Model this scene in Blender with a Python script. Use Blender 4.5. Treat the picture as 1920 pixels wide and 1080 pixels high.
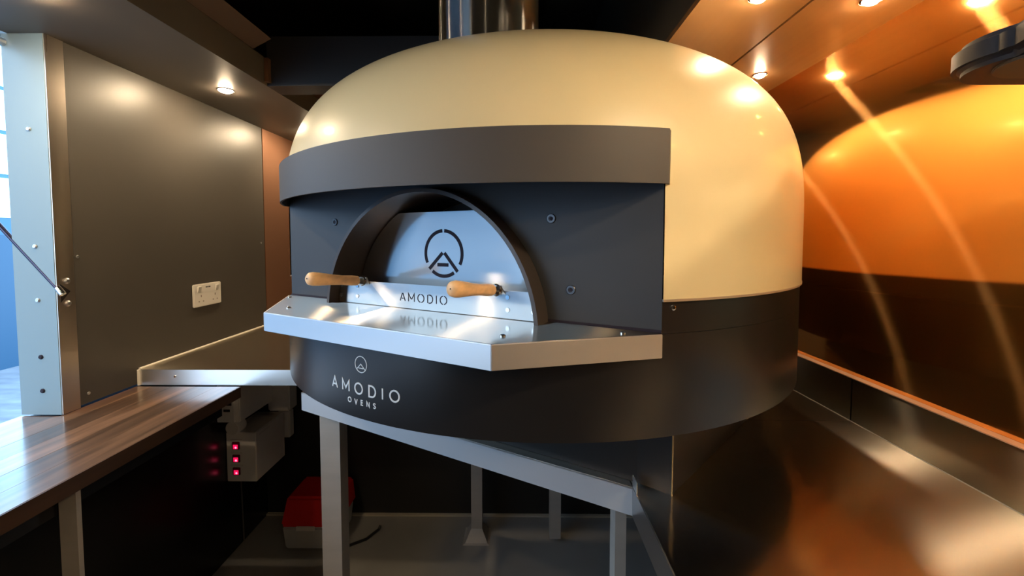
import bpy, bmesh, math, random
from math import sin, cos, pi, radians, sqrt
from mathutils import Vector, Matrix
random.seed(4)
for o in list(bpy.data.objects): bpy.data.objects.remove(o)
S = bpy.context.scene; COL = S.collection

# ------------------------------------------------------------ camera
cd = bpy.data.cameras.new('camera'); cam = bpy.data.objects.new('camera', cd); COL.objects.link(cam)
F, YAW, PITCH = 793.4, 0.0096, -0.0479
cd.sensor_width = 36; cd.lens = F/1920*36; cd.clip_start = .02; cd.clip_end = 100
cd.shift_x = 0; cd.shift_y = -(540-485.6)/1920
M = Matrix.Rotation(YAW, 4, 'Z') @ Matrix.Rotation(PITCH, 4, 'X') @ Matrix.Rotation(pi/2, 4, 'X')
cam.matrix_world = M
S.camera = cam

# ------------------------------------------------------------ world, daylight, exposure
W = bpy.data.worlds.new('sky'); S.world = W; W.use_nodes = True
wn = W.node_tree; wb = wn.nodes['Background']
tc = wn.nodes.new('ShaderNodeTexCoord'); sp = wn.nodes.new('ShaderNodeSeparateXYZ'); rp = wn.nodes.new('ShaderNodeValToRGB')
wn.links.new(tc.outputs['Generated'], sp.inputs[0]); wn.links.new(sp.outputs['Z'], rp.inputs[0]); wn.links.new(rp.outputs[0], wb.inputs['Color'])
rp.color_ramp.elements[0].color = (.55, .76, 1, 1); rp.color_ramp.elements[0].position = 0.0
rp.color_ramp.elements[1].color = (.42, .66, 1, 1); rp.color_ramp.elements[1].position = 1
wb.inputs['Strength'].default_value = 3.0
LAMP_POWER = 420
LAMP_COLOR = (1, .76, .48)
S.view_settings.view_transform = 'Standard'; S.view_settings.look = 'None'
S.view_settings.exposure = 0.85; S.view_settings.gamma = 1; S.view_settings.use_curve_mapping = False

# ------------------------------------------------------------ materials
def lin(h):
    v = [int(h[i:i+2], 16)/255 for i in (0, 2, 4)]
    return tuple(c/12.92 if c <= .04045 else ((c+.055)/1.055)**2.4 for c in v)
def mat(name, col, rough=.5, metal=0, coat=0, coat_rough=.1, spec=.5, aniso=0, tangent=None, noise=0, nscale=(8, 8, 8), rnoise=0, emit=0, rand=0, bump=0):
    m = bpy.data.materials.new(name); m.use_nodes = True; nt = m.node_tree; b = nt.nodes['Principled BSDF']
    I = b.inputs
    I['Base Color'].default_value = (*col, 1); I['Roughness'].default_value = rough; I['Metallic'].default_value = metal
    I['Coat Weight'].default_value = coat; I['Coat Roughness'].default_value = coat_rough; I['Specular IOR Level'].default_value = spec
    if emit: I['Emission Color'].default_value = (*col, 1); I['Emission Strength'].default_value = emit
    if tangent:
        I['Anisotropic'].default_value = aniso
        t = nt.nodes.new('ShaderNodeCombineXYZ')
        for i in range(3): t.inputs[i].default_value = tangent[i]
        vt = nt.nodes.new('ShaderNodeVectorTransform'); vt.vector_type = 'VECTOR'; vt.convert_from = 'OBJECT'; vt.convert_to = 'WORLD'
        nt.links.new(t.outputs[0], vt.inputs[0]); nt.links.new(vt.outputs[0], I['Tangent'])
    if noise or rnoise or bump:
        tcn = nt.nodes.new('ShaderNodeTexCoord'); mp = nt.nodes.new('ShaderNodeMapping'); nz = nt.nodes.new('ShaderNodeTexNoise')
        mp.inputs['Scale'].default_value = nscale; nz.inputs['Scale'].default_value = 1; nz.inputs['Detail'].default_value = 6
        nt.links.new(tcn.outputs['Object'], mp.inputs[0]); nt.links.new(mp.outputs[0], nz.inputs[0])
        if noise:
            r = nt.nodes.new('ShaderNodeMix'); r.data_type = 'RGBA'
            r.inputs['A'].default_value = (*[c*(1-noise) for c in col], 1); r.inputs['B'].default_value = (*[min(1, c*(1+noise)) for c in col], 1)
            mr = nt.nodes.new('ShaderNodeMapRange'); mr.inputs[1].default_value = .3; mr.inputs[2].default_value = .7
            nt.links.new(nz.outputs[0], mr.inputs[0]); nt.links.new(mr.outputs[0], r.inputs['Factor']); nt.links.new(r.outputs['Result'], I['Base Color'])
            if rand:
                oi = nt.nodes.new('ShaderNodeObjectInfo'); hs = nt.nodes.new('ShaderNodeHueSaturation'); m2 = nt.nodes.new('ShaderNodeMapRange')
                m2.inputs[3].default_value = 1-rand; m2.inputs[4].default_value = 1+rand
                nt.links.new(oi.outputs['Random'], m2.inputs[0]); nt.links.new(m2.outputs[0], hs.inputs['Value'])
                nt.links.new(r.outputs['Result'], hs.inputs['Color']); nt.links.new(hs.outputs[0], I['Base Color'])
        if rnoise:
            mr = nt.nodes.new('ShaderNodeMapRange'); mr.inputs[1].default_value = .3; mr.inputs[2].default_value = .7
            mr.inputs[3].default_value = max(0.02, rough-rnoise); mr.inputs[4].default_value = rough+rnoise
            nt.links.new(nz.outputs[0], mr.inputs[0]); nt.links.new(mr.outputs[0], I['Roughness'])
        if bump:
            bp = nt.nodes.new('ShaderNodeBump'); bp.inputs['Strength'].default_value = bump; bp.inputs['Distance'].default_value = .002
            nt.links.new(nz.outputs[0], bp.inputs['Height']); nt.links.new(bp.outputs[0], I['Normal'])
    return m
def brushed(name, col, r1, r2, mixf, tangent, aniso=.85, nscale=(3, 300, 300)):
    """polished sheet with a fine brushed grain: a sharp lobe and a stretched lobe mixed"""
    m = mat(name, col, r1, 1, rnoise=r1*.15, nscale=nscale)
    nt = m.node_tree; b1 = nt.nodes['Principled BSDF']; out = nt.nodes['Material Output']
    b2 = nt.nodes.new('ShaderNodeBsdfAnisotropic'); b2.inputs['Color'].default_value = (*col, 1)
    b2.inputs['Roughness'].default_value = r2; b2.inputs['Anisotropy'].default_value = aniso
    t = nt.nodes.new('ShaderNodeCombineXYZ')
    for i in range(3): t.inputs[i].default_value = tangent[i]
    vt = nt.nodes.new('ShaderNodeVectorTransform'); vt.vector_type = 'VECTOR'; vt.convert_from = 'OBJECT'; vt.convert_to = 'WORLD'
    nt.links.new(t.outputs[0], vt.inputs[0]); nt.links.new(vt.outputs[0], b2.inputs['Tangent'])
    mx = nt.nodes.new('ShaderNodeMixShader'); mx.inputs[0].default_value = mixf
    nt.links.new(b1.outputs[0], mx.inputs[1]); nt.links.new(b2.outputs[0], mx.inputs[2]); nt.links.new(mx.outputs[0], out.inputs[0])
    return m

PHI = .4957
A = Vector((-sin(PHI), -cos(PHI))); T = Vector((cos(PHI), -sin(PHI))); OC = Vector((.055, 1.198))   # oven axis, right hand, centre
def O(t, p, z): q = OC + A*p + T*t; return Vector((q.x, q.y, z))

cream = mat('cream_enamel', (.82, .69, .40), .38, coat=.6, coat_rough=.09, bump=.05, nscale=(6, 6, 6))
drum_black = mat('satin_black_drum', (.011, .010, .010), .30, spec=.5)
panel_dark = mat('matt_anthracite', (.030, .033, .038), .55)
band_dark = mat('matt_charcoal_band', (.062, .056, .052), .55)
soffit_bounce_lit = mat('charcoal_paint_bounce_lit', (.115, .098, .080), .5, noise=.06, nscale=(3, 3, 3))  # same paint as the wall, lightened: bounce and lamp glow put into its colour
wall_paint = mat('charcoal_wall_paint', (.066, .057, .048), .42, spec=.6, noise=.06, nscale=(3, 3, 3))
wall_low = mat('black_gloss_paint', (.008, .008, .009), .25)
copper_panel = mat('copper_brown_panel', (.30, .15, .09), .38, metal=.6)
roof_dark = mat('black_roof', (.045, .038, .028), .45)
roof_panel = mat('dark_olive_roof_panel', (.055, .044, .026), .38)
steel = brushed('brushed_steel', (.93, .85, .72), .15, .52, .78, (0, 1, 0), nscale=(300, 3, 300))
steel_v = brushed('brushed_steel_upright', (.50, .47, .40), .13, .34, .4, (0, 1, 0), nscale=(300, 3, 300))
steel_tray = brushed('brushed_steel_tray', (.56, .50, .42), .12, .32, .45, (T.x, T.y, 0), nscale=(30, 60, 300))
steel_door = brushed('brushed_steel_door', (.60, .60, .59), .12, .30, .5, (T.x, T.y, 0), nscale=(10, 10, 300))
steel_plain = mat('satin_steel', (.60, .60, .60), .33, 1)
steel_jamb = mat('steel_jamb', (.62, .54, .46), .30, 1, rnoise=.03, nscale=(40, 40, 2))
steel_leg = mat('grey_painted_steel', (.44, .40, .35), .42, .25, noise=.06, nscale=(5, 5, 30))
steel_lip = mat('satin_steel_edge', (.80, .79, .77), .36, .9)
steel_beam = mat('dull_folded_steel', (.55, .56, .58), .5, .5)
chrome = mat('chrome', (.8, .8, .8), .08, 1)
copper = brushed('polished_copper', (.93, .49, .17), .07, .28, .085, (0, 1, 0), aniso=.9, nscale=(300, 3, 300))
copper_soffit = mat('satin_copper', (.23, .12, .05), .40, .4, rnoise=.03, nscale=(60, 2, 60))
jamb_white = mat('pale_blue_white_paint', (.20, .27, .29), .4)
wood = mat('walnut_stave', (.13, .066, .034), .32, noise=.6, nscale=(42, 3.5, 42), coat=1, coat_rough=.16, rand=.4)
wood_edge = mat('dark_wood_edge', (.060, .030, .016), .4, noise=.3, nscale=(50, 4, 50))
beech = mat('beech_handle', (.86, .54, .27), .4, noise=.12, nscale=(120, 30, 120))
white_pl = mat('warm_white_plastic', (.70, .66, .60), .35)
grey_pl = mat('grey_plastic', (.80, .76, .70), .45)
black_pl = mat('black_plastic', (.012, .012, .013), .4)
red_pl = mat('red_plastic', (.70, .012, .008), .4)
red_lit = mat('lit_red_switch', (1, .01, .10), .3, emit=.5)
red_spot = mat('lit_red_core', (1, .10, .18), .3, emit=2.5)
mark_white = mat('pale_grey_print', (.62, .66, .68), .6)
mark_dark = mat('dark_cut_out', (.010, .005, .014), .8)
seal = mat('white_sealant', (.80, .74, .64), .5)
floor_m = mat('grey_floor', (.26, .25, .235), .34, noise=.12, nscale=(4, 4, 4), rnoise=.05)
out_blue = mat('blue_cladding', (.04, .15, .28), .5)
out_ground = mat('pale_concrete', (.20, .23, .26), .8, noise=.3, nscale=(2, 6, 2))
glow = mat('lamp_lens', LAMP_COLOR, .4, emit=LAMP_POWER)
glow_right = mat('lamp_lens_dimmed', LAMP_COLOR, .4, emit=LAMP_POWER*1.0)
glow_near = mat('lamp_lens_by_dome', LAMP_COLOR, .4, emit=LAMP_POWER*.85)
glow_roof = mat('lamp_lens_unseen', LAMP_COLOR, .4, emit=LAMP_POWER*.95)
glow_box = mat('lamp_lens_added', LAMP_COLOR, .4, emit=LAMP_POWER*.7)

# ------------------------------------------------------------ mesh helpers
class MB:
    def __init__(s): s.bm = bmesh.new()
    def poly(s, pts):
        return s.bm.faces.new([s.bm.verts.new(p) for p in pts])
    def box(s, x0, x1, y0, y1, z0, z1):
        v = [s.bm.verts.new((x, y, z)) for x in (x0, x1) for y in (y0, y1) for z in (z0, z1)]
        for f in ((0, 1, 3, 2), (4, 6, 7, 5), (0, 4, 5, 1), (2, 3, 7, 6), (0, 2, 6, 4), (1, 5, 7, 3)): s.bm.faces.new([v[i] for i in f])
        return s
    def obox(s, t0, t1, p0, p1, z0, z1):       # box in oven axes
        v = [s.bm.verts.new(O(t, p, z)) for t in (t0, t1) for p in (p0, p1) for z in (z0, z1)]
        for f in ((0, 1, 3, 2), (4, 6, 7, 5), (0, 4, 5, 1), (2, 3, 7, 6), (0, 2, 6, 4), (1, 5, 7, 3)): s.bm.faces.new([v[i] for i in f])
        return s
    def prism(s, pts, z0, z1):                 # plan polygon
        a = [s.bm.verts.new((p[0], p[1], z0)) for p in pts]; b = [s.bm.verts.new((p[0], p[1], z1)) for p in pts]
        s.bm.faces.new(a[::-1]); s.bm.faces.new(b); n = len(pts)
        for i in range(n): s.bm.faces.new([a[i], a[(i+1) % n], b[(i+1) % n], b[i]])
        return s
    def extr(s, pts, vec):                     # any planar loop pushed along vec
        vec = Vector(vec); a = [s.bm.verts.new(p) for p in pts]; b = [s.bm.verts.new(Vector(p)+vec) for p in pts]
        s.bm.faces.new(a[::-1]); s.bm.faces.new(b); n = len(pts)
        for i in range(n): s.bm.faces.new([a[i], a[(i+1) % n], b[(i+1) % n], b[i]])
        return s
    def lathe(s, prof, base, axis=(0, 0, 1), n=32, cap=True):   # prof: (radius, height)
        ax = Vector(axis).normalized(); u = ax.orthogonal().normalized(); v = ax.cross(u); base = Vector(base); rings = []
        for r, h in prof:
            rings.append([s.bm.verts.new(base+ax*h+(u*cos(2*pi*i/n)+v*sin(2*pi*i/n))*max(r, 1e-5)) for i in range(n)])
        for a, b in zip(rings, rings[1:]):
            for i in range(n): s.bm.faces.new([a[i], a[(i+1) % n], b[(i+1) % n], b[i]])
        if cap: s.bm.faces.new(rings[0][::-1]); s.bm.faces.new(rings[-1])
        return s
    def tube(s, pts, r, n=10):
        pts = [Vector(p) for p in pts]; rings = []
        up = None
        for i, p in enumerate(pts):
            d = (pts[min(i+1, len(pts)-1)]-pts[max(i-1, 0)]).normalized()
            u = d.orthogonal().normalized() if up is None else (up - d*up.dot(d)).normalized()
            up = u; v = d.cross(u)
            rings.append([s.bm.verts.new(p+(u*cos(2*pi*k/n)+v*sin(2*pi*k/n))*r) for k in range(n)])
        for a, b in zip(rings, rings[1:]):
            for i in range(n): s.bm.faces.new([a[i], a[(i+1) % n], b[(i+1) % n], b[i]])
        s.bm.faces.new(rings[0][::-1]); s.bm.faces.new(rings[-1])
        return s
    def build(s, name, m, parent=None, bevel=0, smooth=False, seg=2, angle=35):
        bmesh.ops.recalc_face_normals(s.bm, faces=s.bm.faces)
        if bevel: bmesh.ops.bevel(s.bm, geom=[e for e in s.bm.edges if len(e.link_faces) == 2 and e.calc_face_angle(0) > radians(30)], offset=bevel, segments=seg, affect='EDGES', clamp_overlap=True)
        me = bpy.data.meshes.new(name)
        if parent is not None:
            off = Vector(parent.location)
            if parent.parent: off = off + Vector(parent.parent.location)
            bmesh.ops.translate(s.bm, verts=s.bm.verts, vec=-off)
        s.bm.to_mesh(me); s.bm.free(); me.materials.append(m)
        if smooth: me.shade_smooth(); me.set_sharp_from_angle(angle=radians(angle))
        o = bpy.data.objects.new(name, me); COL.objects.link(o)
        if parent is not None: o.parent = parent
        return o
def thing(name, label, cat, loc, group=None):
    o = bpy.data.objects.new(name, None); COL.objects.link(o); o.location = loc; o.empty_display_size = .05
    o['label'] = label; o['category'] = cat
    if group: o['group'] = group
    return o
def tag(o, label, cat, group=None):
    o['label'] = label; o['category'] = cat
    if group: o['group'] = group
    return o
def struct(o, label=None):
    o['kind'] = 'structure'
    if label: o['label'] = label
    return o

# ------------------------------------------------------------ the setting
XL, XR, ZF, ZW, YB = -1.2, .780, -1.33, -.415, 2.45
ZL, ZR = .52, .455                     # undersides of the left and right soffits
struct(MB().box(-1.30, XR+.1, -1.7, 2.5, ZF-.05, ZF).build('floor', floor_m), 'grey floor of the kitchen')
wl = struct(MB().box(XL-.09, XL, 1.131, 2.008, -.46, ZL).build('wall_left', wall_paint), 'charcoal painted left wall panel with the socket')
struct(MB().box(XL-.09, XL, 2.014, YB+.05, -.46, ZL).build('trim_1', copper_panel), 'copper-brown wall panel beyond the panel joint')
MB().box(XL-.08, XL-.004, 2.004, 2.018, -.46, ZL).build('panel_joint', black_pl, wl)
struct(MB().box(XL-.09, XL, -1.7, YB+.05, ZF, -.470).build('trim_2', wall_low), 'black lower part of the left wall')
struct(MB().box(XL-.09, XL, -1.7, -.75, -.46, ZL).build('trim_3', wall_paint), 'left wall behind the camera')
for k, (y, z) in enumerate(((1.145, -.049), (1.157, -.433), (1.98, -.02))):
    MB().lathe([(.0045, -.001), (.0045, .0015), (.003, .0025)], (XL, y, z), (1, 0, 0), 12).build('screw', steel_plain, wl)
struct(MB().box(XL-.1, XR+.15, YB, YB+.05, ZF, 1.0).build('wall_back', roof_dark), 'dark back wall')
struct(MB().box(-1.2, .75, 1.977, 1.99, ZF, -.47).build('trim_4', mat('black_backboard', (.012, .011, .010), .5)), 'black board closing the back under the worktops')
struct(MB().box(-1.2, .75, 1.962, 1.977, ZF, ZF+.008).build('baseboard_back', mat('pale_strip', (.42, .38, .30), .5)), 'thin pale strip at the foot of the back board')
wr = struct(MB().box(XR, XR+.05, -1.7, YB, ZW-.0, ZR).build('wall_right', copper), 'polished copper sheet on the right wall')
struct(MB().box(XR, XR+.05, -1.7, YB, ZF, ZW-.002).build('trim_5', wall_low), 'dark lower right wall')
wf = struct(MB().box(XL-.1, XR+.1, -1.75, -1.7, ZF, 1.0).build('wall_front', mat('front_wall', (.05, .04, .03), .6)), 'wall behind the camera')
# ceiling: left soffit, right copper soffit of two sheets, raised dark roof between
ls = struct(MB().box(XL-.09, -.85, -1.7, YB, ZL, ZL+.092).build('ceiling_left', soffit_bounce_lit), 'charcoal soffit over the left wall')
MB().extr([(-.85, -1.7, ZL+.093), (-.85, -1.7, ZL+.101), (-.80, -1.7, ZL+.131), (-.79, -1.7, ZL+.124)], (0, 3.09, 0)).build('soffit_trim', mat('brown_trim', (.10, .06, .045), .45), ls)
struct(MB().box(XL-.1, XL-.05, -1.7, YB+.05, ZL+.093, .96).build('trim_9', roof_dark), 'dark upper side of the roof')
rs = struct(MB().box(.352, .563, -1.7, YB, ZR, ZR+.012).build('ceiling_right', copper_soffit), 'satin copper soffit sheets over the right side')
MB().box(.569, XR+.05, -1.7, YB, ZR, ZR+.012).build('soffit_sheet', copper_soffit, rs)
MB().box(.352, XR+.05, -1.7, YB, ZR+.012, ZR+.5).build('soffit_box', roof_dark, rs)
roof = struct(MB().box(XL-.1, XR+.1, -1.75, YB+.05, .95, 1.0).build('ceiling', roof_dark), 'black raised roof')
MB().box(-.55, .1, 1.50, 2.2, .935, .95).build('roof_panel', roof_panel, roof)
MB().box(-.1, .32, .2, 1.2, .935, .95).build('roof_panel', roof_panel, roof)
struct(MB().box(-.8485, .352, 1.462, 1.55, ZL, .685).build('trim_6', mat('black_cross_beam', (.016, .016, .018), .5)), 'black cross beam under the roof')
MB().box(-.848, -.835, 1.445, 1.462, ZL+.01, ZL+.088).build('beam_end_clip', copper_panel, ls)
rear = struct(MB().box(-.85, .352, 1.551, YB, .60, .62).build('trim_7', mat('dark_copper_ceiling', (.16, .06, .035), .35, .7)), 'dark copper ceiling sheet behind the cross beam')

# hatch opening in the left wall: jambs, steel strip, flap, strut
dj = struct(MB().box(XL-.105, XL+.002, 1.084, 1.131, -.464, ZL-.001).build('window_1', jamb_white), 'pale painted jamb of the serving hatch')
MB().box(XL+.002, XL+.005, 1.085, 1.130, -.464, ZL-.001).build('steel_strip', steel_jamb, dj)
for z in (.28, -.02, -.16, -.31, -.40):
    MB().lathe([(.006, -.001), (.006, .0015), (.004, .0035)], (XL-.045, 1.084, z), (0, -1, 0), 12).build('bolt', steel_plain if z > -.3 else mark_dark, dj)
struct(MB().box(XL-.105, XL, -.78, -.75, -.464, ZL).build('window_2', jamb_white), 'far jamb of the serving hatch')
st = thing('gas_strut', 'thin dark gas strut with a chrome end fixed to the steel strip of the hatch', 'strut', (XL+.006, 1.112, -.14))
MB().tube([(XL+.012, 1.088, -.138), (XL-.45, 1.088, .385)], .0055, 12).build('rod', mat('dark_rod', (.06, .05, .07), .22, 1), st, smooth=True)
MB().tube([(XL+.017, 1.088, -.145), (XL+.004, 1.088, -.128)], .0072, 12).build('ball_end', chrome, st, smooth=True)
MB().extr([(XL+.0055, 1.09, -.118), (XL+.0055, 1.115, -.140), (XL+.0055, 1.09, -.168)], (.003, 0, 0)).build('bracket', chrome, st)
for z in (-.112, -.172): MB().lathe([(.008, -.001), (.008, .003), (.004, .006)], (XL+.0055, 1.108, z), (1, 0, 0), 14).build('bolt', steel_plain, st, smooth=True)
fl = thing('hatch_flap', 'raised pale flap of the serving hatch, its hinge at the top left corner', 'hatch', (XL-.11, .15, ZL))
MB().extr([(XL-.11, -.75, ZL), (XL-.11, -.75, ZL-.03), (XL-.62, -.75, ZL+.75), (XL-.64, -.75, ZL+.77)], (0, 1.86, 0)).build('panel', jamb_white, fl)
MB().tube([(XL-.10, -.7, ZL-.022), (XL-.10, 1.10, ZL-.022)], .010, 10).build('hinge', steel_plain, fl, smooth=True)
# outside
struct(MB().box(-14, XL-.11, -8, 9, -1.9, -1.85).build('trim_8', out_ground), 'pale ground outside the hatch')
ob = thing('blue_building', 'blurred blue building outside the hatch opening at the left edge', 'building', (-7.3, 6.0, -1.85))
MB().box(-7.6, -7.3, 4.6, 9.5, -1.85, 4.2).build('wall', out_blue, ob)
MB().box(-7.33, -7.25, 5.6, 6.35, -1.85, .05).build('door', mat('dark_blue_door', (.02, .09, .17), .5), ob)
pane = mat('bright_pane', (.55, .85, 1), .3, emit=1.5)
for i in range(3):
    for j in range(5): MB().box(-7.31, -7.28, 5.55+i*.30, 5.82+i*.30, .30+j*.62, .86+j*.62).build('window_pane', pane, ob)
tag(MB().box(-8.2, -8.0, -5, 4.3, -1.85, .9).build('blue_container', mat('blue_container', (.10, .19, .28), .5)), 'long blue container standing outside beyond the hatch', 'container')

# ------------------------------------------------------------ wooden bar: staves
bar = thing('wooden_bar', 'dark walnut serving bar of glued staves running under the hatch', 'worktop', (-1.03, .3, -.5))
xs = [-.871, -.945, -1.012, -1.085, -1.150, -1.2]
for i in range(5):
    y = 1.305 if i else 1.305; y0 = -.9; first = True; k = 0
    while y > y0:
        L = 2.3; ya = max(y-L, y0)
        MB().box(xs[i+1]+.0001, xs[i]-.0001, ya+.0001, y-.0001, -.496, -.466-.00015*((i+k) % 2)).build('stave', wood, bar, bevel=.0004, seg=1)
        y = ya; k += 1
MB().box(XL-.105, XL, -.75, 1.083, -.496, -.467).build('sill_board', wood, bar)
MB().box(-.8715, -.868, -.9, 1.305, -.5, -.4665).build('front_edge', wood_edge, bar)
MB().box(-.955, -.93, -.9, 1.305, -.56, -.4965).build('apron', wall_low, bar)
MB().box(-.925, -.889, .822, .832, ZF, -.4965).build('leg', steel_leg, bar)

# ------------------------------------------------------------ left steel shelf
sh = thing('steel_shelf', 'brushed steel shelf with folded front edge under the wall socket', 'shelf', (-.9, 1.7, ZW))
MB().box(XL+.001, -.56, 1.316, 2.40, ZW-.004, ZW).build('top', steel, sh)
MB().box(XL+.001, -.56, 1.314, 1.317, ZW-.050, ZW-.0005).build('front_edge', steel_lip, sh)
MB().tube([(XL+.003, 1.316, ZW+.002), (XL+.003, 2.40, ZW+.002)], .004, 8).build('sealant_bead', seal, sh, smooth=True)
MB().tube([(XL+.003, 1.3125, ZW), (XL+.003, 1.3125, ZW-.05)], .0045, 8).build('sealant_bead', seal, sh, smooth=True)
MB().lathe([(.004, 0), (.003, .003)], (-1.082, 1.314, ZW-.022), (0, -1, 0), 10).build('rivet', chrome, sh)

# ------------------------------------------------------------ steel worktop with diagonal stand
wt = thing('steel_worktop', 'brushed steel worktop carrying the oven and running along the copper wall', 'worktop', (.35, .9, ZW))
P0 = Vector((-.582, 1.123)); P1 = Vector((.195, .691)); bd = (P1-P0).normalized(); bn = Vector((bd.y, -bd.x))
MB().prism([(.195, -.9), (.762, -.9), (.762, .953), (.1975, .953)], ZW-.004, ZW).build('top_panel', steel, wt)
MB().prism([P0, P1, (.195, .955), (.762, .955), (.762, 1.95), (-.55, 1.95), (-.55, 1.2)], ZW-.004, ZW-.0003).build('top_panel', steel, wt)
def slab(a, b, th, z0, z1, name, m, par):     # upright sheet from a to b with thickness th to the inside
    d = (b-a).normalized(); n = Vector((-d.y, d.x))*th
    return MB().prism([a, b, b+n, a+n], z0, z1).build(name, m, par)
slab(P0, P1, .003, ZW-.050, ZW-.0005, 'front_edge', steel_beam, wt)
MB().box(.195, .198, -.9, .690, ZW-.050, ZW-.0005).build('side_edge', steel_plain, wt)
MB().box(.762, .779, -.9, .951, ZW, ZW+.098).build('upstand', steel_v, wt)
MB().box(.762, .779, .954, 1.95, ZW, ZW+.098).build('upstand', steel_v, wt)
MB().box(.7605, .7625, -.9, 1.95, ZW, ZW+.0015).build('upstand_fold', steel_lip, wt)
MB().box(.7615, .7795, -.9, 1.95, ZW+.098, ZW+.100).build('upstand_cap', mat('copper_cap', (.98, .66, .46), .48, .85), wt)
MB().box(.1955, .1965, .668, .692, ZW, ZW+.020).build('corner_flange', steel_lip, wt)
def leg(s0, w=.052, name='leg', foot=False):
    a = P0+bd*s0+Vector((-bd.y, bd.x))*.006; n = Vector((-bd.y, bd.x))
    MB().prism([a, a+bd*w, a+bd*w+n*w, a+n*w], ZF, ZW-.048).build(name, steel_leg, wt)
MB().box(-.517, -.465, 1.088, 1.138, ZF, ZW-.030).build('leg', steel_leg, wt)
MB().box(.180, .200, .745, .785, ZF, ZW-.030).build('leg', steel_leg, wt)
for (x, y) in ((-.173, 1.83), (.17, 1.80)):
    MB().box(x-.024, x+.024, y-.024, y+.024, ZF+.03, ZW-.006).build('leg', steel_leg, wt)
    if x < 0: MB().lathe([(.055*1.5, 0), (.055*1.25, .004), (.026*1.35, .052)], (x, y, ZF), n=4).build('foot', steel_leg, wt).rotation_euler = (0, 0, 0)
MB().box(.235, .76, -.9, .66, ZF, ZW-.06).build('cupboard', mat('navy_black_panel', (.010, .012, .018), .4), wt)

# ------------------------------------------------------------ oven
ov = thing('pizza_oven', 'large domed pizza oven with cream top, black drum base and arched mouth', 'oven', (OC.x, OC.y, -.285))
R = .6205; ZB, ZS, Z0, ZT, NP = -.285, -.086, .02, .412, 3.15
DF = .458; TH = math.acos(DF/.6215); ZBAND0, ZBAND1 = .0755, .150
def prad(z): u = max(0, min(1, (z-Z0)/(ZT-Z0))); return (1-u**NP)**(1/NP)
def drum_pt(th, r, z): return O(r*sin(th), r*cos(th), z)
# cream shell
bm = bmesh.new(); RS = .6235; NA = 160
ths = [TH + (2*pi-2*TH)*i/NA for i in range(NA+1)] + [-TH + 2*TH*i/48 for i in range(1, 48)]
zs_low = [ZS, -.03, Z0] + [Z0+(ZBAND1-Z0)*i/8 for i in range(1, 9)]
par = [ ]
a0 = math.asin(min(1, ((ZBAND1-Z0)/(ZT-Z0))**(NP/2)))
zs_hi = []
for i in range(1, 41):
    a = a0+(pi/2-a0)*i/40; zs_hi.append((Z0+(ZT-Z0)*sin(a)**(2/NP), RS*max(cos(a), 0)**(2/NP)))
cols = []
for i, th in enumerate(ths):
    low = [] if i > NA else [bm.verts.new(drum_pt(th, RS*prad(z), z)) for z in zs_low[:-1]]
    c = low+[bm.verts.new(drum_pt(th, RS*prad(ZBAND1), ZBAND1))]+[bm.verts.new(drum_pt(th, max(r, 1e-4), z)) for z, r in zs_hi]
    cols.append((len(low), c))
n = len(cols)
for i in range(n):
    la, a = cols[i]; lb, b = cols[(i+1) % n]; l = min(la, lb)
    aa = a[la-l:]; bb = b[lb-l:]
    for k in range(len(aa)-1): bm.faces.new([aa[k], bb[k], bb[k+1], aa[k+1]])
m = MB(); m.bm.free(); m.bm = bm
bmesh.ops.remove_doubles(bm, verts=bm.verts, dist=1e-4)
m.build('cream_dome', cream, ov, smooth=True, angle=60)['label'] = 'smooth cream dome shell'
# black drum: full disc below the tray, open arc above it
m = MB(); N = 180
ring = [2*pi*i/N for i in range(N)]
m.extr([drum_pt(t, R, ZB) for t in ring], (0, 0, -.1355-ZB))
arc = [TH + (2*pi-2*TH)*i/N for i in range(N+1)]
m.extr([drum_pt(t, R, -.135) for t in arc]+[drum_pt(t, R-.006, -.135) for t in arc[::-1]], (0, 0, ZS-.002+.135))
m.build('drum', drum_black, ov, smooth=True, angle=30)['label'] = 'satin black drum base'
m = MB(); m.extr([drum_pt(t, RS+.0008, ZS-.003) for t in arc]+[drum_pt(t, RS-.006, ZS-.003) for t in arc[::-1]], (0, 0, .0035)); m.build('drum_seam', mat('pale_joint', (.55, .42, .30), .4, .5), ov)
for th in (TH+.028,): MB().lathe([(.004, -.001), (.004, .002), (.002, .003)], drum_pt(th, R, ZS-.012), drum_pt(th, 1, 0)-drum_pt(th, 0, 0), 12).build('screw', chrome, ov)
# band over the mouth
m = MB(); RB = .632; NB = 60
bar_ = [-TH + 2*TH*i/NB for i in range(NB+1)]
outer = [drum_pt(t, RB, ZBAND0) for t in bar_]; inner = [drum_pt(t, RB-.004, ZBAND0) for t in bar_[::-1]]
tL, tR = O(-.424, .450, ZBAND0), O(.424, .450, ZBAND0)
m.extr(outer+inner, (0, 0, ZBAND1-ZBAND0))
band = m.build('band', band_dark, ov, smooth=True, angle=30); band['label'] = 'matt charcoal curved band over the mouth'
m = MB(); m.extr([drum_pt(t, RB-.0045, ZBAND1-.004) for t in bar_]+[drum_pt(t, RB-.10, ZBAND1-.004) for t in bar_[::-1]], (0, 0, .003)); m.build('band_top', band_dark, band)
for s in (-1, 1):   # returned ends of the band
    m = MB()
    m.extr([O(s*.4265, .4665, ZBAND0), O(s*.4265, .4665, ZBAND1), O(s*.4265, .452, ZBAND1), O(s*.4265, .452, ZBAND0)], (T.x*s*-.004, T.y*s*-.004, 0))
    m.build('band_return', band_dark, band)
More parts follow.
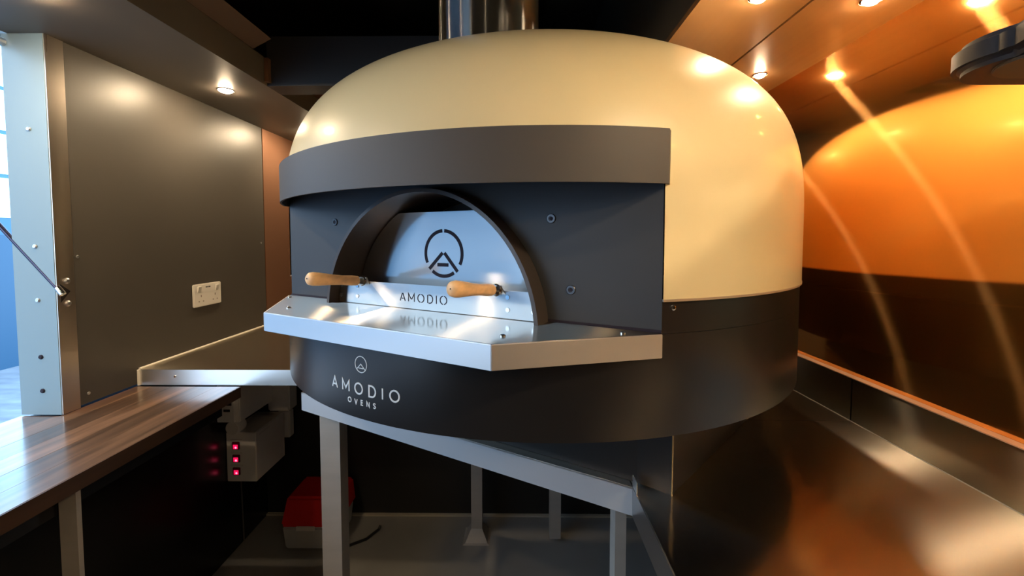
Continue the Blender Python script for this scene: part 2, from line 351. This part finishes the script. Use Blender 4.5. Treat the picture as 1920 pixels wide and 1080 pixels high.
# facade with arched hole
RC, ZC = .2415, -.155; ZTR = -.1335
def arch(r, z_bot, n=40):
    th0 = math.asin((z_bot-ZC)/r); return [(r*cos(th0+(pi-2*th0)*i/n), ZC+r*sin(th0+(pi-2*th0)*i/n)) for i in range(n+1)]  # right to left
hw = .4195; ztop = .146
m = MB(); bmf = m.bm
ar = arch(RC, ZTR)
def column(t0, za, t1, zb):
    bmf.faces.new([bmf.verts.new(O(*q_)) for q_ in ((t0, DF, za), (t1, DF, zb), (t1, DF, ztop), (t0, DF, ztop))])
column(hw, ZTR, ar[0][0], ZTR); column(ar[-1][0], ZTR, -hw, ZTR)
for q0, q1 in zip(ar, ar[1:]): column(q0[0], q0[1], q1[0], q1[1])
bmesh.ops.remove_doubles(bmf, verts=bmf.verts, dist=1e-5)
r_ = bmesh.ops.extrude_face_region(bmf, geom=bmf.faces[:]); bmesh.ops.translate(bmf, verts=[v for v in r_['geom'] if isinstance(v, bmesh.types.BMVert)], vec=(-A.x*.004, -A.y*.004, 0))
m.build('front_panel', panel_dark, ov)['label'] = 'flat blue-black front panel'
m = MB(); m.obox(-hw, hw, DF, DF+.0015, ZTR, ZTR+.004).build('front_joint', mark_dark, ov)
for t, z in ((-.262, .036), (.249, .032), (.283, -.080)):
    sc = MB().lathe([(.0078, -.001), (.0078, .0012), (.0068, .0022), (.0042, .0022), (.0040, .0008)], O(t, DF, z), (A.x, A.y, 0), 20).build('screw', mat('screw_head', (.055, .06, .07), .3, .4) if t < 0 else bpy.data.materials['screw_head'], ov, smooth=True)
    MB().lathe([(.0034, 0), (.0034, .0014)], O(t, DF, z), (A.x, A.y, 0), 6).build('screw_socket', mark_dark, sc)
# collar (arch tunnel)
PC = .497
ao, ai = arch(.2455, ZTR), arch(.2385, ZTR)
m = MB()
lp = [O(t, PC, z) for t, z in ao]+[O(t, PC, z) for t, z in ai[::-1]]
q = m.bm
vo = [q.verts.new(O(t, PC, z)) for t, z in ao]; vi = [q.verts.new(O(t, PC, z)) for t, z in ai]
vo2 = [q.verts.new(O(t, DF-.003, z)) for t, z in ao]; vi2 = [q.verts.new(O(t, .30, z)) for t, z in ai]
for a, b in zip(range(len(vo)-1), range(1, len(vo))):
    q.faces.new([vo[a], vo[b], vi[b], vi[a]]); q.faces.new([vo[a], vo2[a], vo2[b], vo[b]]); q.faces.new([vi[a], vi[b], vi2[b], vi2[a]])
m.build('arch_collar', mat('dark_brown_steel', (.075, .06, .052), .36, .5), ov, smooth=True, angle=40)['label'] = 'dark steel collar around the mouth'
m = MB(); m.extr([O(t, .295, z) for t, z in arch(.2385, ZTR)], (-A.x*.01, -A.y*.01, 0)); m.build('mouth_back', mat('mouth_interior', (.035, .032, .032), .7), ov)
# ---- tray
tp = [(-.4225, .466), (-.243, .631), (.243, .631), (.4225, .466)]
tp2 = [(t*(1-.004), p-.003) for t, p in tp]
m = MB(); m.prism([O(*x, 0).xy for x in [(-.421, .4605)]+tp2+[(.421, .4605)]][::-1], ZTR-.003, ZTR); tr = m.build('landing_tray', steel_tray, ov); tr['label'] = 'brushed steel landing tray with angled corners'
for k, (a, b) in enumerate(zip(tp, tp[1:])):
    a3, b3 = O(*a, 0).xy, O(*b, 0).xy; d = (b3-a3).normalized(); nn = Vector((d.y, -d.x)); c = O(0, .4, 0).xy
    if (c-a3).dot(nn) < 0: nn = -nn
    MB().prism([a3, b3, b3+nn*.003, a3+nn*.003], ZTR-.034, ZTR-.0002).build('folded_edge', steel_lip, tr, bevel=.0008, seg=2)
m = MB().obox(-.2385, .2385, .30, .459, ZTR-.003, ZTR-.0005).build('hearth', steel_tray, ov)
for t, p in ((-.248, .579), (.232, .583), (.372, .487), (-.385, .487)):
    MB().lathe([(.0042, 0), (.0042, .0018), (.002, .003)], O(t, p, ZTR), (0, 0, 1), 12).build('screw', chrome, tr, smooth=True)
# ---- stroke lettering
def strokes(segs, w, fn, name, m, parent, depth=.0004):
    """segs: polylines in local (u,v); fn maps (u,v,d) to 3D, d outward"""
    b = MB(); q = b.bm
    for pl in segs:
        closed = pl[0] == pl[-1] and len(pl) > 2; pts = [Vector(p) for p in (pl[:-1] if closed else pl)]; n = len(pts); L = []; Rr = []
        for i, p in enumerate(pts):
            pa = pts[i-1] if (i > 0 or closed) else None; pb = pts[(i+1) % n] if (i < n-1 or closed) else None
            d1 = (p-pa).normalized() if pa is not None else None; d2 = (pb-p).normalized() if pb is not None else None
            if d1 is None: d1 = d2
            if d2 is None: d2 = d1
            n1 = Vector((-d1.y, d1.x)); n2 = Vector((-d2.y, d2.x)); mm = (n1+n2).normalized(); k = 1/max(.35, mm.dot(n1))
            L.append(p+mm*w/2*k); Rr.append(p-mm*w/2*k)
        vl = [q.verts.new(fn(x.x, x.y, depth)) for x in L]; vr = [q.verts.new(fn(x.x, x.y, depth)) for x in Rr]
        vl2 = [q.verts.new(fn(x.x, x.y, -.0003)) for x in L]; vr2 = [q.verts.new(fn(x.x, x.y, -.0003)) for x in Rr]
        for i in range(n if closed else n-1):
            j = (i+1) % n
            q.faces.new([vl[i], vl[j], vr[j], vr[i]]); q.faces.new([vl[i], vl2[i], vl2[j], vl[j]]); q.faces.new([vr[i], vr[j], vr2[j], vr2[i]])
        if not closed:
            for i in (0, n-1): q.faces.new([vl[i], vr[i], vr2[i], vl2[i]])
    return b.build(name, m, parent)
def circ(cx, cy, rx, ry, a0, a1, n=28): return [(cx+rx*cos(radians(a0+(a1-a0)*i/n)), cy+ry*sin(radians(a0+(a1-a0)*i/n))) for i in range(n+1)]
def full(cx, cy, rx, ry): c = circ(cx, cy, rx, ry, 0, 360, 36); c[-1] = c[0]; return c
def glyph(ch, x, y, h, sten=False):
    w = h*.5
    G = {'A': [[(-.42, 0), (0, 1), (.42, 0)], [(-.27, .32), (.27, .32)]],
         'M': [[(-.48, 0), (-.48, 1), (0, .28), (.48, 1), (.48, 0)]],
         'I': [[(0, 0), (0, 1)]],
         'V': [[(-.4, 1), (0, 0), (.4, 1)]],
         'E': [[(.28, 1), (-.28, 1), (-.28, 0), (.28, 0)], [(-.28, .52), (.22, .52)]],
         'N': [[(-.36, 0), (-.36, 1), (.36, 0), (.36, 1)]]}
    if sten: G['A'] = [[(-.42, 0), (-.05, 1)], [(.05, 1), (.42, 0)], [(-.14, .32), (.14, .32)]]; G['M'] = [[(-.48, 0), (-.48, 1), (-.04, .28)], [(.04, .28), (.48, 1), (.48, 0)]]
    if ch == 'O':
        if sten: return [circ(x, y+h/2, h*.5, h*.5, 100, 260), circ(x, y+h/2, h*.5, h*.5, -80, 80)]
        return [full(x, y+h/2, h*.5, h*.5)]
    if ch == 'D':
        a = circ(x-.06*h, y+h/2, h*.47, h*.5, -90, 90, 20)
        if sten: return [[(x-.38*h, y), (x-.38*h, y+h)], [(x-.28*h, y)]+a[1:], ][:1]+[[(x-.24*h, y)]+a+[(x-.24*h, y+h)]]
        p = [(x-.38*h, y)]+a+[(x-.38*h, y+h), (x-.38*h, y)]; return [p]
    if ch == 'S':
        return [[(x+h*a, y+h*b) for a, b in ((.28, .85), (.16, .97), (-.05, 1), (-.24, .9), (-.27, .72), (-.14, .57), (.14, .45), (.28, .28), (.24, .1), (.05, 0), (-.16, .03), (-.28, .15))]]
    return [[(x+a*h, y+b*h) for a, b in pl] for pl in G[ch]]
def word(txt, cx, y, h, width, sten=False):
    adv = {'A': .84, 'M': .96, 'O': 1, 'D': .8, 'I': .02, 'V': .8, 'E': .56, 'N': .72, 'S': .56}
    ws = [adv[c]*h for c in txt]; gap = (width-sum(ws))/(len(txt)-1); x = cx-width/2; out = []
    for ch, w in zip(txt, ws): out += glyph(ch, x+w/2, y, h, sten); x += w+gap
    return out
def on_drum(u, v, d): return drum_pt(u/R, R+d, v)
# printed logo on the drum
strokes(word('AMODIO', -.003, -.2455, .0170, .150), .0026, on_drum, 'logo_word', mark_white, ov)
strokes(word('OVENS', -.005, -.2625, .0075, .062), .0016, on_drum, 'logo_word', mark_white, ov)
ex, ey, er = -.0043, -.1975, .0128
strokes([full(ex, ey, er, er), [(ex-er*.72, ey-er*.62), (ex, ey+er*.05), (ex+er*.72, ey-er*.62)], [(ex-er*.42, ey-er*.48), (ex+er*.42, ey-er*.48)]], .0013, on_drum, 'logo_emblem', mark_white, ov)
# ---- door
PP = .42; zt_ = .053
m = MB(); q = m.bm; aa = arch(.2365, ZTR, 80)
for (ta, za), (tb, zb) in zip(aa, aa[1:]):
    q.faces.new([q.verts.new(O(*w_)) for w_ in ((ta, PP, ZTR), (tb, PP, ZTR), (tb, PP, min(zb, zt_)), (ta, PP, min(za, zt_)))])
bmesh.ops.remove_doubles(q, verts=q.verts, dist=1e-5)
r_ = bmesh.ops.extrude_face_region(q, geom=q.faces[:]); bmesh.ops.translate(q, verts=[v for v in r_['geom'] if isinstance(v, bmesh.types.BMVert)], vec=(-A.x*.002, -A.y*.002, 0))
dr = m.build('oven_door', steel_door, ov); dr['label'] = 'steel oven door with cut-out emblem and two beech handles'
def rrect(w0, w1, z0, z1, r, n=5):
    pts = []
    for cx, cz, a in ((w1-r, z1-r, 0), (w0+r, z1-r, 90), (w0+r, z0+r*.2, 180), (w1-r, z0+r*.2, 270)):
        rr = r if a < 180 else r*.2
        cx = (w1-rr if a in (0, 270) else w0+rr)
        pts += [(cx+rr*cos(radians(a+90*i/n)), cz+rr*sin(radians(a+90*i/n))) for i in range(n+1)]
    return pts
PS = .472
m = MB(); m.extr([O(t, PS, z) for t, z in rrect(-.233, .233, ZTR+.001, -.0865, .011)], (A.x*.002, A.y*.002, 0))
strip = m.build('door_strip', steel_door, dr)
for t in (-.233, .233):
    m = MB(); m.obox(min(t, t*.991), max(t, t*.991), PP, PS, ZTR+.001, -.10).build('door_side', steel_plain, dr)
def on_plate(u, v, d): return O(u, PP+d, v)
def on_strip(u, v, d): return O(u, PS+.002+d, v)
ex, ey, er = .003, -.029, .0445
strokes([circ(ex, ey, er, er, 93, 205), circ(ex, ey, er, er, -28, 87), circ(ex, ey, er, er, 232, 304),
         [(ex-er*.80, ey-er*.70), (ex-er*.05, ey+er*.03)], [(ex+er*.05, ey+er*.03), (ex+er*.76, ey-er*.78)], [(ex-er*.34, ey-er*.50), (ex+er*.27, ey-er*.50)]],
        .0068, on_plate, 'cut_out_emblem', mark_dark, dr)
strokes(word('AMODIO', -.004, -.1190, .0150, .112, True), .0019, on_strip, 'cut_out_word', mark_dark, dr)
for t in (-1, 1):
    for tt, z in ((.226, -.097), (.226, -.118), (.178, -.097), (.178, -.118)):
        s_ = MB().lathe([(.0042, -.0005), (.0038, .0012)], O(t*tt, PS+.002, z), (A.x, A.y, 0), 14).build('rivet', chrome, dr, smooth=True)
for t in (-1, 1):
    b0 = O(t*.158, PS+.003, -.086); ax = Vector((A.x, A.y, .12)).normalized()
    h = MB().lathe([(.004, .004), (.0095, .006), (.0102, .02), (.0092, .040), (.0100, .065), (.0122, .092), (.0125, .104), (.0112, .111), (.0070, .115), (.0012, .116)], b0+ax*.012, ax, 28).build('handle', beech, dr, smooth=True, angle=50)
    h['label'] = 'turned beech handle'
    MB().lathe([(.0010, .1161), (.0010, .1168)], b0+ax*.012, ax, 10).build('handle_end_screw', mark_dark, dr)
    MB().lathe([(.010, 0), (.0105, .002), (.0088, .004), (.0088, .014), (.0095, .016)], b0+ax*.002, ax, 24).build('ferrule', chrome, dr, smooth=True)
    m = MB(); m.extr([O(t*.158-.012, PS+.0021, -.092), O(t*.158-.008, PS+.0021, -.078), O(t*.158+.008, PS+.0021, -.078), O(t*.158+.016, PS+.0021, -.092)], (A.x*.0015, A.y*.0015, 0)); m.build('handle_bracket', steel_lip, dr)
# ---- flue
fx = O(0, .245, 0)
MB().lathe([(.112, .0), (.112, .6)], (fx.x, fx.y, .380), n=64).build('flue_pipe', brushed('flue_steel', (.46, .47, .47), .12, .34, .5, (1, 0, 0), nscale=(60, 60, 2)), ov, smooth=True)['label'] = 'shiny dark steel flue pipe'
MB().lathe([(.1155, 0), (.1155, .025), (.113, .03)], (fx.x, fx.y, .376), n=64).build('flue_collar', mat('flue_collar', (.05, .05, .05), .4, .8), ov, smooth=True)
# ---- black plinth under the drum
pl = [(.206, .704), (.252, .668), (.62, 1.05), (.35, 1.65), (-.40, 1.55), (-.35, 1.03)]
tag(MB().prism(pl, ZW, ZB-.0005).build('oven_plinth', mat('black_plinth', (.012, .010, .009), .45)), 'black plinth between the oven drum and the steel worktop', 'plinth')
MB().box(.2505, .2525, .6655, .6675, ZW, ZB-.001).build('corner_bead', mat('corner_bead', (.30, .24, .14), .35, .6), bpy.data.objects['oven_plinth'])

# ------------------------------------------------------------ socket
so = thing('double_socket', 'white double wall socket with two switches and USB ports on charcoal wall', 'socket', (XL, 1.618, -.214))
y0, y1, z0, z1 = 1.545, 1.691, -.257, -.171
MB().box(XL+.0005, XL+.009, y0, y1, z0, z1).build('plate', white_pl, so, bevel=.003)
for y in (1.571, 1.665):
    MB().extr([(XL+.009, y-.0075, -.180), (XL+.0155, y-.0075, -.181), (XL+.0095, y-.0075, -.203), (XL+.009, y-.0075, -.203)], (0, .015, 0)).build('rocker_switch', white_pl, so)
for y in (1.611, 1.625): MB().box(XL+.009, XL+.0094, y-.0055, y+.0055, -.187, -.183).build('charging_port', black_pl, so)
for y in (1.581, 1.655):
    m = MB(); m.box(XL+.009, XL+.0093, y-.002, y+.002, -.221, -.213); m.box(XL+.009, XL+.0093, y-.014, y-.008, -.239, -.235); m.box(XL+.009, XL+.0093, y+.008, y+.014, -.239, -.235)
    m.build('pin_holes', mat('pin_holes', (.25, .20, .16), .5), so)

# ------------------------------------------------------------ electrics under the shelf
cu = thing('consumer_unit', 'long grey electrical box fixed to the wall directly under the steel shelf', 'electrical box', (-1.15, 1.7, -.74))
MB().box(XL+.001, -1.108, 1.655, 1.93, -.738, -.560).build('casing', grey_pl, cu, bevel=.004)
MB().box(XL+.004, -1.125, 1.648, 1.655, -.735, -.625).build('end_cover', grey_pl, cu, bevel=.002)
MB().box(-1.175, -1.135, 1.6445, 1.648, -.665, -.640).build('latch', black_pl, cu)
MB().box(-1.165, -1.140, 1.643, 1.6445, -.690, -.680).build('latch', black_pl, cu)
tag(MB().lathe([(.026, 0), (.028, .004), (.028, .05), (.024, .054)], (-1.145, 1.66, -.765), (0, 1, 0), 20).build('cable_gland', white_pl, smooth=True), 'round white cable gland between the grey box and the switch box', 'cable gland')
sb = thing('switch_box', 'grey box with three glowing red rocker switches under the shelf', 'switch box', (-1.13, 1.8, -.94))
MB().box(XL+.001, -1.075, 1.700, 1.915, -1.008, -.800).build('casing', grey_pl, sb, bevel=.003)
for k in range(3):
    z = -.842-.054*k-.012
    c = MB().box(-1.172, -1.141, 1.694, 1.7005, z-.016, z+.016).build('rocker_switch', mat('red_switch_body', (.18, .01, .03), .25) if k == 0 else bpy.data.materials['red_switch_body'], sb, bevel=.002)
    MB().box(-1.166, -1.147, 1.693, 1.6945, z-.012, z+.006).build('lamp', red_lit, c)
    MB().lathe([(.0045, 0), (.002, .001)], (-1.155, 1.6928, z-.006), (0, -1, 0), 10).build('lamp_core', red_spot, c)
    MB().box(-1.180, -1.130, 1.6985, 1.7002, z+.020, z+.027).build('label_strip', white_pl, sb)
MB().box(-1.0752, -1.0742, 1.72, 1.80, -.822, -.812).build('label_strip', white_pl, sb)
tag(MB().box(-1.13, -1.03, 1.88, 1.95, -.785, -.655).build('junction_box', grey_pl, bevel=.006), 'grey square junction box under the shelf, nearest the oven stand', 'electrical box')
tag(MB().box(-1.11, -1.055, 1.925, 1.965, -.93, -.80).build('junction_box', grey_pl, bevel=.006), 'small grey junction box half hidden behind the switch box', 'electrical box')
tag(MB().tube([(XL+.004, 1.78, -1.01), (XL+.004, 1.79, ZF)], .0025, 6).build('cable', mat('thin_cable', (.10, .09, .08), .5)), 'thin cable running down the black wall below the switch box', 'cable')

# ------------------------------------------------------------ red and white box on the floor
rb = thing('red_lidded_tub', 'white tub with red lid on the floor behind the oven stand leg', 'tub', (-.88, 1.85, ZF))
def frus(x0, x1, y0, y1, z0, x2, x3, y2, y3, z1, name, m, par, bev):
    b = MB(); v = [b.bm.verts.new(p) for p in ((x0, y0, z0), (x1, y0, z0), (x1, y1, z0), (x0, y1, z0), (x2, y2, z1), (x3, y2, z1), (x3, y3, z1), (x2, y3, z1))]
    for f in ((3, 2, 1, 0), (4, 5, 6, 7), (0, 1, 5, 4), (1, 2, 6, 5), (2, 3, 7, 6), (3, 0, 4, 7)): b.bm.faces.new([v[i] for i in f])
    return b.build(name, m, par, bevel=bev)
frus(-.985, -.775, 1.735, 1.93, ZF+.005, -.995, -.765, 1.73, 1.935, ZF+.105, 'tub_body', mat('cool_white_plastic', (.45, .44, .42), .45), rb, .008)
frus(-1.00, -.755, 1.725, 1.94, ZF+.105, -.99, -.765, 1.765, 1.935, ZF+.215, 'lid', red_pl, rb, .01)
MB().box(-.93, -.85, 1.722, 1.727, ZF+.095, ZF+.115).build('clip', white_pl, rb, bevel=.002)
tag(MB().tube([(-.742, 1.73, ZF+.05), (-.735, 1.72, ZF+.008), (-.72, 1.76, ZF+.006), (-.66, 1.80, ZF+.006), (-.625, 1.86, ZF+.008), (-.62, 1.87, ZF+.02)], .006, 8).build('cable', black_pl, smooth=True), 'short black cable lying on the grey floor beside the red tub', 'cable')

# ------------------------------------------------------------ dark rounded slab at the top right
zz = .193
def arc2(cx, cy, r, a0, a1, n=10): return [(cx+r*cos(radians(a0+(a1-a0)*i/n)), cy+r*sin(radians(a0+(a1-a0)*i/n))) for i in range(n+1)]
pts = [(.776, .10), (.776, .555)]+arc2(.580, .490, .065, 90, 205, 14)+[(.37, .10)]
fs = thing('wall_slab', 'dark blue-black rounded slab jutting from the copper wall at top right', 'fixture', (.776, .35, zz))  # unidentified object, modelled as a plain slab
MB().prism(pts, zz, zz+.034).build('casing', mat('blue_black_plastic', (.010, .014, .026), .5, spec=.3), fs, bevel=.008, seg=3, smooth=True)
c = Vector((.62, .33))
MB().prism([(c+(Vector(p)-c)*.84) for p in pts], zz-.003, zz+.001).build('underside_panel', mat('olive_brown_panel', (.07, .055, .038), .6), fs, bevel=.001)

# ------------------------------------------------------------ downlights
def downlight(x, y, z, label, group=None, r=.026):
    glass = glow_box if z > .8 and y > 0 else glow_roof if z > .8 or y < .2 and x < 0 else glow_near if x > 0 and (y > 1 or y < -.3) else glow_right if x > 0 else glow
    d = thing('downlight', label, 'light', (x, y, z), group)
    MB().lathe([(r+.0035, -.002), (r+.0035, 0), (r, 0), (r, -.002)], (x, y, z), n=28, cap=False).build('bezel', copper_panel if x > 0 else steel_plain, d, smooth=True)
    MB().lathe([(r-.001, -.001), (r-.003, -.004), (r*.6, -.0075), (r*.2, -.009), (.001, -.0092)], (x, y, z), n=28).build('lens', glass, d, smooth=True)
G = 'recessed downlights in the soffits'
downlight(-1.018, 1.50, ZL, 'small round downlight in the charcoal soffit above the wall socket', G, .023)
downlight(.677, .835, ZR, 'bright downlight in the copper soffit nearest the copper wall, at the top edge', G, .016)
downlight(.458, .825, ZR, 'downlight in the copper soffit at the top edge, left of the panel gap', G, .015)
downlight(.677, 1.205, ZR, 'downlight in the copper soffit half hidden behind the cream dome', G, .015)
HID = 'unseen round downlight outside the picture, placed to light the room and show in reflections'
for x, y, z in ((-1.018, .90, ZL), (-1.018, .30, ZL), (-1.018, -.5, ZL), (.677, .10, ZR), (.458, .10, ZR), (.677, -.6, ZR), (.677, 1.60, ZR), (-1.018, 2.10, ZL), (-.20, -1.2, .95), (.27, .30, .95)):
    downlight(x, y, z, HID, 'unseen downlights placed to light the room', .016 if x > 0 and y > .2 else .026)  # unseen lamps for light and reflections; the roof pair is added for brightness
